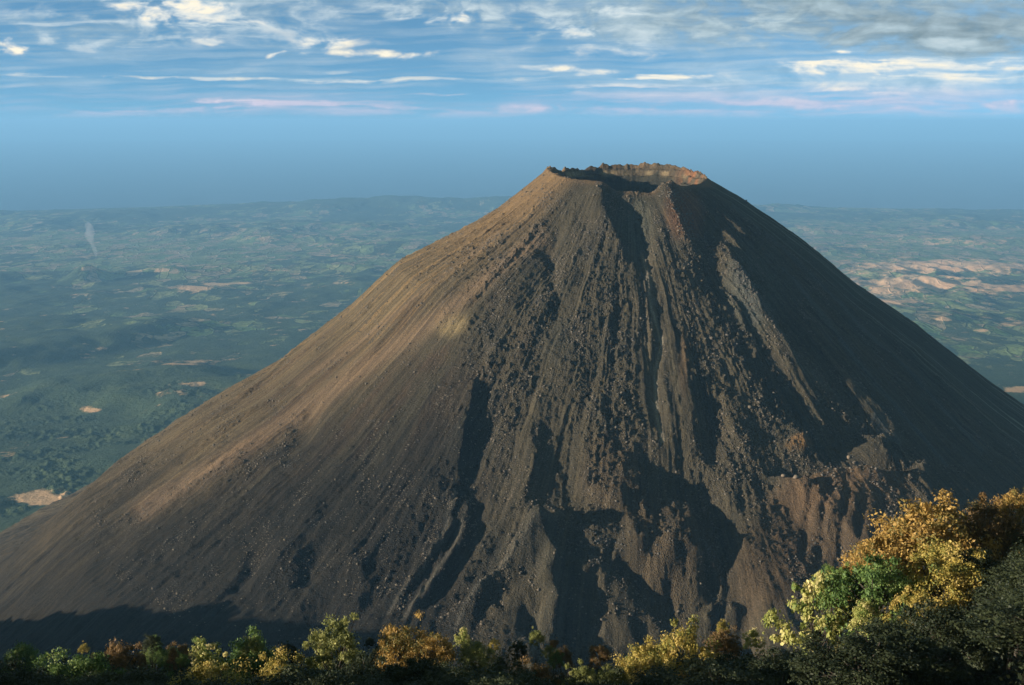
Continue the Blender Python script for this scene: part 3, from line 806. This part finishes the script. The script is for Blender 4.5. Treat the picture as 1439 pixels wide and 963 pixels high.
def crown(kind, i):
    if (kind, i) not in crown_me:
        g = (geo_big if kind == 'cream' else tree_geo)[i]
        crown_me[(kind, i)] = mesh_np('crown', g[0], g[1], L[kind], False, {'hue': g[2]})
    return crown_me[(kind, i)]
CNAME = {'orange': 'orange_tree', 'gold': 'golden_tree', 'lime': 'green_tree', 'olive': 'olive_tree', 'cream': 'cream_tree', 'rust': 'brown_tree', 'green': 'green_tree'}
CNAME['orange'] = 'autumn_tree'
def place_tree(x, y, ztop, w, kind, i, label, group=None, rz=None):
    hb = float(hill_h(np.array([x]), np.array([y]))[0])
    sxy = w / 10.6
    sz = max((ztop - hb) / 13.0, .35 * sxy)
    sz = min(sz, sxy * 1.5)
    e = link(CNAME[kind] if group is None else 'forest_tree', None, None, (x, y, ztop - 13.0 * sz))
    e.scale = (sxy, sxy, sz); e.rotation_euler.z = rz if rz is not None else rng.uniform(0, 6.28)
    tag(e, label, 'tree', group)
    tk = link('trunk', trunk_me[i], e)
    kk = max(1.0, (ztop - hb) / (13.0 * sz)); tk.scale.z = kk; tk.location.z = 13 * (1 - kk)
    need_len = (ztop - 13.0 * sz) - hb
    link('crown', crown(kind, i), e)
    return hb, need_len
for tr, p, w in zip(TREES, tp, tw):
    print(tr[:2], 'h', place_tree(p[0], p[1], p[2], w, tr[4], tr[5], tr[6]), round(float(p[2]), 1))
# low scrub catching the sun along the bottom fringe
rs_ = random.Random(11); nb_ = 0; tr_ = 0
while nb_ < 34 and tr_ < 600:
    tr_ += 1
    u = rs_.uniform(20, 1090); v = (905 if u < 880 else 890) + rs_.gauss(0, 9)
    if any(abs(u - t[0]) < t[3] * .42 + 6 for t in TREES) and rs_.random() < .8: continue
    p = at(u, v, rs_.uniform(126, 142)); w = rs_.uniform(1.4, 3.6)
    knd = rs_.choice(['olive', 'rust', 'lime', 'gold', 'olive', 'green'])
    nm = {'olive': 'dull olive', 'rust': 'brownish', 'lime': 'green', 'gold': 'dull golden', 'green': 'dark green'}[knd]
    place_tree(p[0], p[1], p[2], w, knd, rs_.randrange(6), 'small %s scrub treetop among the bottom row of trees' % nm, 'small %s treetops of the bottom fringe' % nm); nb_ += 1
# the shaded wood around and below them
cnt = 0
tries = 0
placed = [(p[0], p[1], w) for p, w in zip(tp, tw)]
while cnt < 285 and tries < 14000:
    tries += 1
    dpt = rng.uniform(62, 175); u = rng.uniform(-160, 1800)
    sky = np.interp(u, [0, 500, 880, 1060, 1110, 1200, 1300, 1370, 1439, 1800], [922, 920, 938, 922, 915, 886, 832, 770, 732, 700])
    v = sky + abs(rng.normal(0, 1)) * (50 if u < 1050 else 95)
    if v > 1010: continue
    p = at(u, v, dpt); x, y, zt = p
    w = rng.uniform(6.5, 11)
    if not 5 < zt - float(hill_h(np.array([x]), np.array([y]))[0]) < 24: continue
    if any((x - a) ** 2 + (y - b) ** 2 < (.26 * (w + c)) ** 2 for a, b, c in placed): continue
    # keep the sunlit crowns in view
    if any(abs(u - t[0]) < t[3] * .5 + w * .5 * F / dpt * .6 and t[1] - 12 < v < t[1] + t[3] * .40 * t[7] + 8 and dpt < t[2] + 4 for t in TREES): continue
    placed.append((x, y, w)); cnt += 1
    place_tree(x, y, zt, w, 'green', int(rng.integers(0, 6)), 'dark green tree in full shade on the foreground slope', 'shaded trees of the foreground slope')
print('shade trees', cnt, tries)
# undergrowth between the trees: leaves by the hundred thousand, nobody could count it
n = 90000
y = rng.uniform(35, 210, n); x = rng.uniform(-.6, .6, n) * y
z = hill_h(x, y) + np.abs(rng.normal(0, .8, n)) * (1 + fbm(x / 6, y / 6, 141, 2))
P = np.stack([x, y, z], -1); nr = rng.normal(size=(n, 3)) + [0, 0, .8]; nr /= np.linalg.norm(nr, axis=1)[:, None]
tt_ = np.cross(nr, rng.normal(size=(n, 3))); tt_ /= np.linalg.norm(tt_, axis=1)[:, None]; bb = np.cross(nr, tt_)
s = rng.uniform(.12, .32, n)[:, None]
V = np.stack([P + tt_ * s, P + bb * s * .5, P - tt_ * s, P - bb * s * .5], 1).reshape(-1, 3)
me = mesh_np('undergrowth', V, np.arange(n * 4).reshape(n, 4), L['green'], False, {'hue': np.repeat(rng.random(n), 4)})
tag(link('undergrowth', me), 'low leafy undergrowth covering the shaded foreground slope', 'undergrowth', None, 'stuff')

# ================================================================== HAZE
bm = bmesh.new(); bmesh.ops.create_cube(bm, size=1)
me = bpy.data.meshes.new('haze')
for v in bm.verts:
    v.co = Vector((v.co.x * 250000, v.co.y * 250000, 150 if v.co.z > 0 else -2062))
bm.to_mesh(me); bm.free()
M_haze = bpy.data.materials.new('haze'); M_haze.use_nodes = True
t = M_haze.node_tree; t.nodes.remove(t.nodes['Principled BSDF'])
pv = t.nodes.new('ShaderNodeVolumePrincipled'); pv.inputs['Color'].default_value = (.265, .60, 1.0, 1); pv.inputs['Density'].default_value = 3.3e-5
pv.inputs['Anisotropy'].default_value = .0
t.links.new(pv.outputs[0], t.nodes['Material Output'].inputs['Volume'])
me.materials.append(M_haze)
tag(link('haze', me), 'thin blue haze lying over the lowland and sea', 'haze', None, 'stuff')

# ================================================================== SUN, SKY AND CLOUDS
sd = bpy.data.lights.new('sun', 'SUN'); so = bpy.data.objects.new('sun', sd); COL.objects.link(so)
sd.energy = 5.0; sd.angle = R(.5); sd.color = (1.0, .86, .71)
toS = Vector((AX * math.cos(SUN_EL), AY * math.cos(SUN_EL), math.sin(SUN_EL)))
so.rotation_euler = toS.to_track_quat('Z', 'Y').to_euler()
W = bpy.data.worlds.new('World'); scene.world = W; W.use_nodes = True
N = NT(W.node_tree); bg = W.node_tree.nodes['Background']; out = W.node_tree.nodes['World Output']
gen = N.n('ShaderNodeTexCoord').outputs['Generated']
sep = N.n('ShaderNodeSeparateXYZ'); N.put(sep.inputs[0], gen)
sky = N.n('ShaderNodeTexSky', sky_type='NISHITA', sun_disc=False)
sky.sun_elevation = SUN_EL; sky.sun_rotation = math.atan2(AX, AY); sky.altitude = 2000
sky.air_density = 1.0; sky.dust_density = .6; sky.ozone_density = 3.5
zz = N.m('ADD', N.m('MULTIPLY', N.m('MAXIMUM', sep.outputs[2], 0.0), 1.6), .17)
vec = N.n('ShaderNodeCombineXYZ', ins={0: sep.outputs[0], 1: sep.outputs[1], 2: zz})
N.put(sky.inputs[0], N.v('NORMALIZE', vec.outputs[0]))
skyc = N.mix(1.0, sky.outputs[0], (1.12, 1.20, .99), 'MULTIPLY')
N.put(bg.inputs[0], skyc); bg.inputs[1].default_value = .10
# overhead, out of the picture: an unseen broken grey cloud deck, added to dim the sky light
deck = N.m('MULTIPLY', N.mr(sep.outputs[2], .16, .34), N.mr(N.noise(gen, 2.5, 2), .25, .6, .55, .95))  # mask of the added, unseen cloud deck
b2 = N.n('ShaderNodeBackground'); b2.inputs[0].default_value = (.082, .105, .078, 1); b2.inputs[1].default_value = 1.0
m1 = N.n('ShaderNodeMixShader'); N.put(m1.inputs[0], deck); N.put(m1.inputs[1], bg.outputs[0]); N.put(m1.inputs[2], b2.outputs[0])
N.put(out.inputs[0], m1.outputs[0])
W.cycles.sampling_method = 'MANUAL'; W.cycles.sample_map_resolution = 512

# clouds: a far shell of the sky, 170 km out, with its own thickness of cloud at every point
azs = np.radians(np.linspace(-42, 42, 1700)); els = np.radians(np.concatenate([np.linspace(-.6, 7.6, 330), np.linspace(7.7, 14, 40)]))
AZ, EL = np.meshgrid(azs, els)
SR = 170000.0
SX, SY, SZ = SR * np.cos(EL) * np.sin(AZ), SR * np.cos(EL) * np.cos(AZ), SR * np.sin(EL)
CU, CV = project(SX, SY, SZ)
w1 = fbm(CU / 150, CV / 50, 201, 3); w2 = fbm(CU / 190, CV / 60, 202, 3)
WU, WV = CU + w1 * 24, CV + w2 * 5
# fibres: long in the wind direction, each family at a slight tilt
fib = fbm(WU / 110 + WV / 40, WV / 11 - WU / 300, 203, 6, .55)
fib2 = fbm(WU / 260, WV / 9.0 + WU / 420, 204, 5, .55)
puf = fbm(WU / 62, WV / 26, 205, 6, .56)
puf2 = fbm(WU / 22 + 40, WV / 11, 209, 5, .6)
soft = fbm(CU / 240, CV / 60, 206, 4)
den = np.zeros_like(CU); lite = np.zeros_like(CU); 
def cl(u, v, ru, rv, k, light, kind='fib', tilt=0.0, p=2.0, thr=.0):
    """one cloud: soft outline broken up by fibres or puffs"""
    global den, lite
    du = (WU - u); dv = (WV - v) - tilt * du
    q = (np.abs(du / ru) ** p + np.abs(dv / rv) ** p) ** (1 / p)
    env = np.clip(1.15 - q, 0, 1.15)
    if not (env > 0).any(): return
    nz = {'fib': fib * .9 + fib2 * .35, 'puf': puf * .95, 'mix': puf * .7 + soft * .4 + fib * .12}[kind]
    d = k * sstep(.12 + thr, 1.35, env + nz * 1.0 + .25 * puf2) * sstep(0, .6, env)
    l = light
    tot = den + d * (1 - den) + 1e-6
    lite = (lite * den * (1 - d) + l * d) / tot; den = np.clip(tot - 1e-6, 0, 1)
# grey deck, upper right
cl(1190,20,430,66,1.0,.14,'mix',.012,2.6,-.35)
cl(1330,52,210,36,.95,.10,'mix',.02,2.4,-.3)
cl(900,32,330,40,.75,.34,'mix',.02,2.2,-.15)
cl(640,12,180,26,.75,.42,'mix',0,2,-.1)
cl(300,10,300,44,.6,.45,'mix',.0,2,-.1)
cl(130,40,220,34,.45,.35,'mix',.0,2,-.05)
cl(330,45,230,26,.42,.62,'mix',.05)
# sunlit patches
cl(255,18,140,26,.75,.9,'mix',.08); cl(260,6,80,12,.8,1.0,'puf')
cl(22,66,34,17,1.0,.98,'puf',0,2,-.1); cl(70,60,38,13,.5,.7,'puf'); cl(140,66,60,12,.35,.6,'puf')
cl(455,58,62,14,.85,.85,'puf',-.03,2,-.05); cl(515,76,62,8,.95,.98,'mix',.06,2,-.15); cl(585,80,46,9,1.0,1.0,'mix',-.1,2,-.15); cl(382,77,17,7,.9,.95,'puf',-.2,2,-.1)
cl(422,74,14,6,.4,.8,'puf'); cl(295,60,24,6,.6,.8,'puf'); cl(478,100,26,4,.35,.7)
cl(620,22,40,14,.7,.8,'puf'); cl(655,20,16,12,.95,1.0,'puf'); cl(560,22,60,5,.5,.7)
cl(330,111,330,4.2,.62,.85,'fib',.012); cl(600,110,190,4,.5,.85,'fib',-.01); cl(700,133,130,3.2,.55,.75); cl(20,102,70,5,.5,.7); cl(110,35,90,4,.4,.75)
cl(200,60,240,10,.3,.5,'fib')
cl(150,160,100,9,.7,.55,'fib',-.08,2,-.05); cl(270,152,200,11,.75,.55,'fib',-.03,2,-.05); cl(390,146,160,8,.75,.6,'fib',.04,2,-.05); cl(520,158,90,6,.8,.6,'fib',-.12,2,-.1)
cl(640,160,130,8,.85,.6,'fib',-.02,2,-.1); cl(755,154,50,8,.95,.75,'mix',.05,2,-.1); cl(440,156,380,15,.5,.5,'fib',0,2,-.1); cl(1000,158,300,10,.7,.62,'fib',0,2,-.1); cl(1300,160,200,10,.7,.6,'fib',0,2,-.1)
cl(815,42,60,14,.6,.85,'puf'); cl(850,70,110,13,.6,.8,'mix'); cl(870,16,60,12,.5,.8,'puf')
cl(800,98,44,6,.85,.98,'mix'); cl(850,102,40,6,.7,.9,'mix',-.15); cl(925,108,95,7,.9,.95,'fib',-.06); cl(900,124,130,6,.5,.8,'fib'); cl(760,95,30,4,.4,.8)
cl(1130,98,75,12,.95,.98,'mix',.0); cl(1200,92,120,7,.9,.95,'fib'); cl(1195,76,38,5,.95,1.0,'mix'); cl(1340,98,190,19,.85,.9,'fib',-.01,2.3,-.1)
cl(1330,62,50,12,.35,.7,'mix'); cl(1185,126,46,6,.75,.85,'mix'); cl(1260,133,70,6,.5,.7,'fib',.08)
cl(1120,145,230,9,.5,.6,'fib'); cl(1150,150,60,6,.6,.65,'mix'); cl(1090,155,130,2.6,.7,.02,'fib',.01); cl(1050,166,180,8,.45,.5); cl(1410,148,50,12,.7,.7,'mix')
cl(1345,150,20,9,.5,.65,'puf'); cl(1280,170,240,12,.4,.5,'fib'); cl(1150,135,420,30,.30,.66,'fib',0,2,-.2); cl(1240,108,300,26,.28,.8,'mix',0,2,-.3)
# thin veil everywhere above the haze
veil = sstep(195, 120, CV) * np.clip(.08 + .22 * fib2 + .16 * soft + .26 * sstep(560, 1000, CU + 120 * soft), 0, .5)
l2 = .55; tot = den + veil * (1 - den) + 1e-6; lite = (lite * den + l2 * veil * (1 - den)) / tot; den = np.clip(tot, 0, 1)
den *= sstep(-.3, 1.0, np.degrees(EL)) * sstep(42, 36, np.abs(np.degrees(AZ))) * sstep(14, 9, np.degrees(EL))
lite = np.clip(lite + .22 * puf * (lite > .05) + .10 * fib, 0, 1)
kz = np.array([0, .35, .6, .85, 1.0])
low = sstep(110, 150, CV)[..., None]
hiC = np.stack([np.interp(lite, kz, q) for q in ([.10,.20,.30,.42,.52], [.14,.26,.35,.42,.47], [.16,.29,.37,.39,.37])], -1)
loC = np.stack([np.interp(lite, kz, q) for q in ([.13,.27,.36,.43,.46], [.19,.28,.31,.34,.38], [.28,.35,.37,.37,.37])], -1)
ccol = hiC * (1 - low) + loC * low
M_cl = bpy.data.materials.new('cloud_layer'); M_cl.use_nodes = True
N2 = NT(M_cl.node_tree); N2.t.nodes.remove(N2.t.nodes['Principled BSDF'])
em = N2.n('ShaderNodeEmission'); N2.put(em.inputs[0], N2.n('ShaderNodeAttribute', attribute_name='tone').outputs['Color'])
tp_ = N2.n('ShaderNodeBsdfTransparent'); mx = N2.n('ShaderNodeMixShader')
N2.put(mx.inputs[0], N2.n('ShaderNodeAttribute', attribute_name='cover').outputs['Fac']); N2.put(mx.inputs[1], tp_.outputs[0]); N2.put(mx.inputs[2], em.outputs[0])
N2.put(N2.t.nodes['Material Output'].inputs[0], mx.outputs[0])
M_cl.cycles.emission_sampling = 'NONE'
me = mesh_np('sky', np.stack([SX, SY, SZ], -1).reshape(-1, 3), grid_quads(*SX.shape), M_cl, True, {'cover': den.ravel(), 'tone': ccol.reshape(-1, 3)})
tag(link('sky', me), 'thin streaked and grey evening clouds', None, None, 'structure')

# ================================================================== RENDER SETTINGS
scene.view_settings.view_transform = 'Standard'; scene.view_settings.look = 'None'
scene.view_settings.exposure = 1.1; scene.view_settings.gamma = 1.0
cy = scene.cycles
cy.max_bounces = 6; cy.diffuse_bounces = 2; cy.glossy_bounces = 1; cy.transmission_bounces = 2; cy.volume_bounces = 0; cy.transparent_max_bounces = 4
scene.render.resolution_x = 1024; scene.render.resolution_y = 685
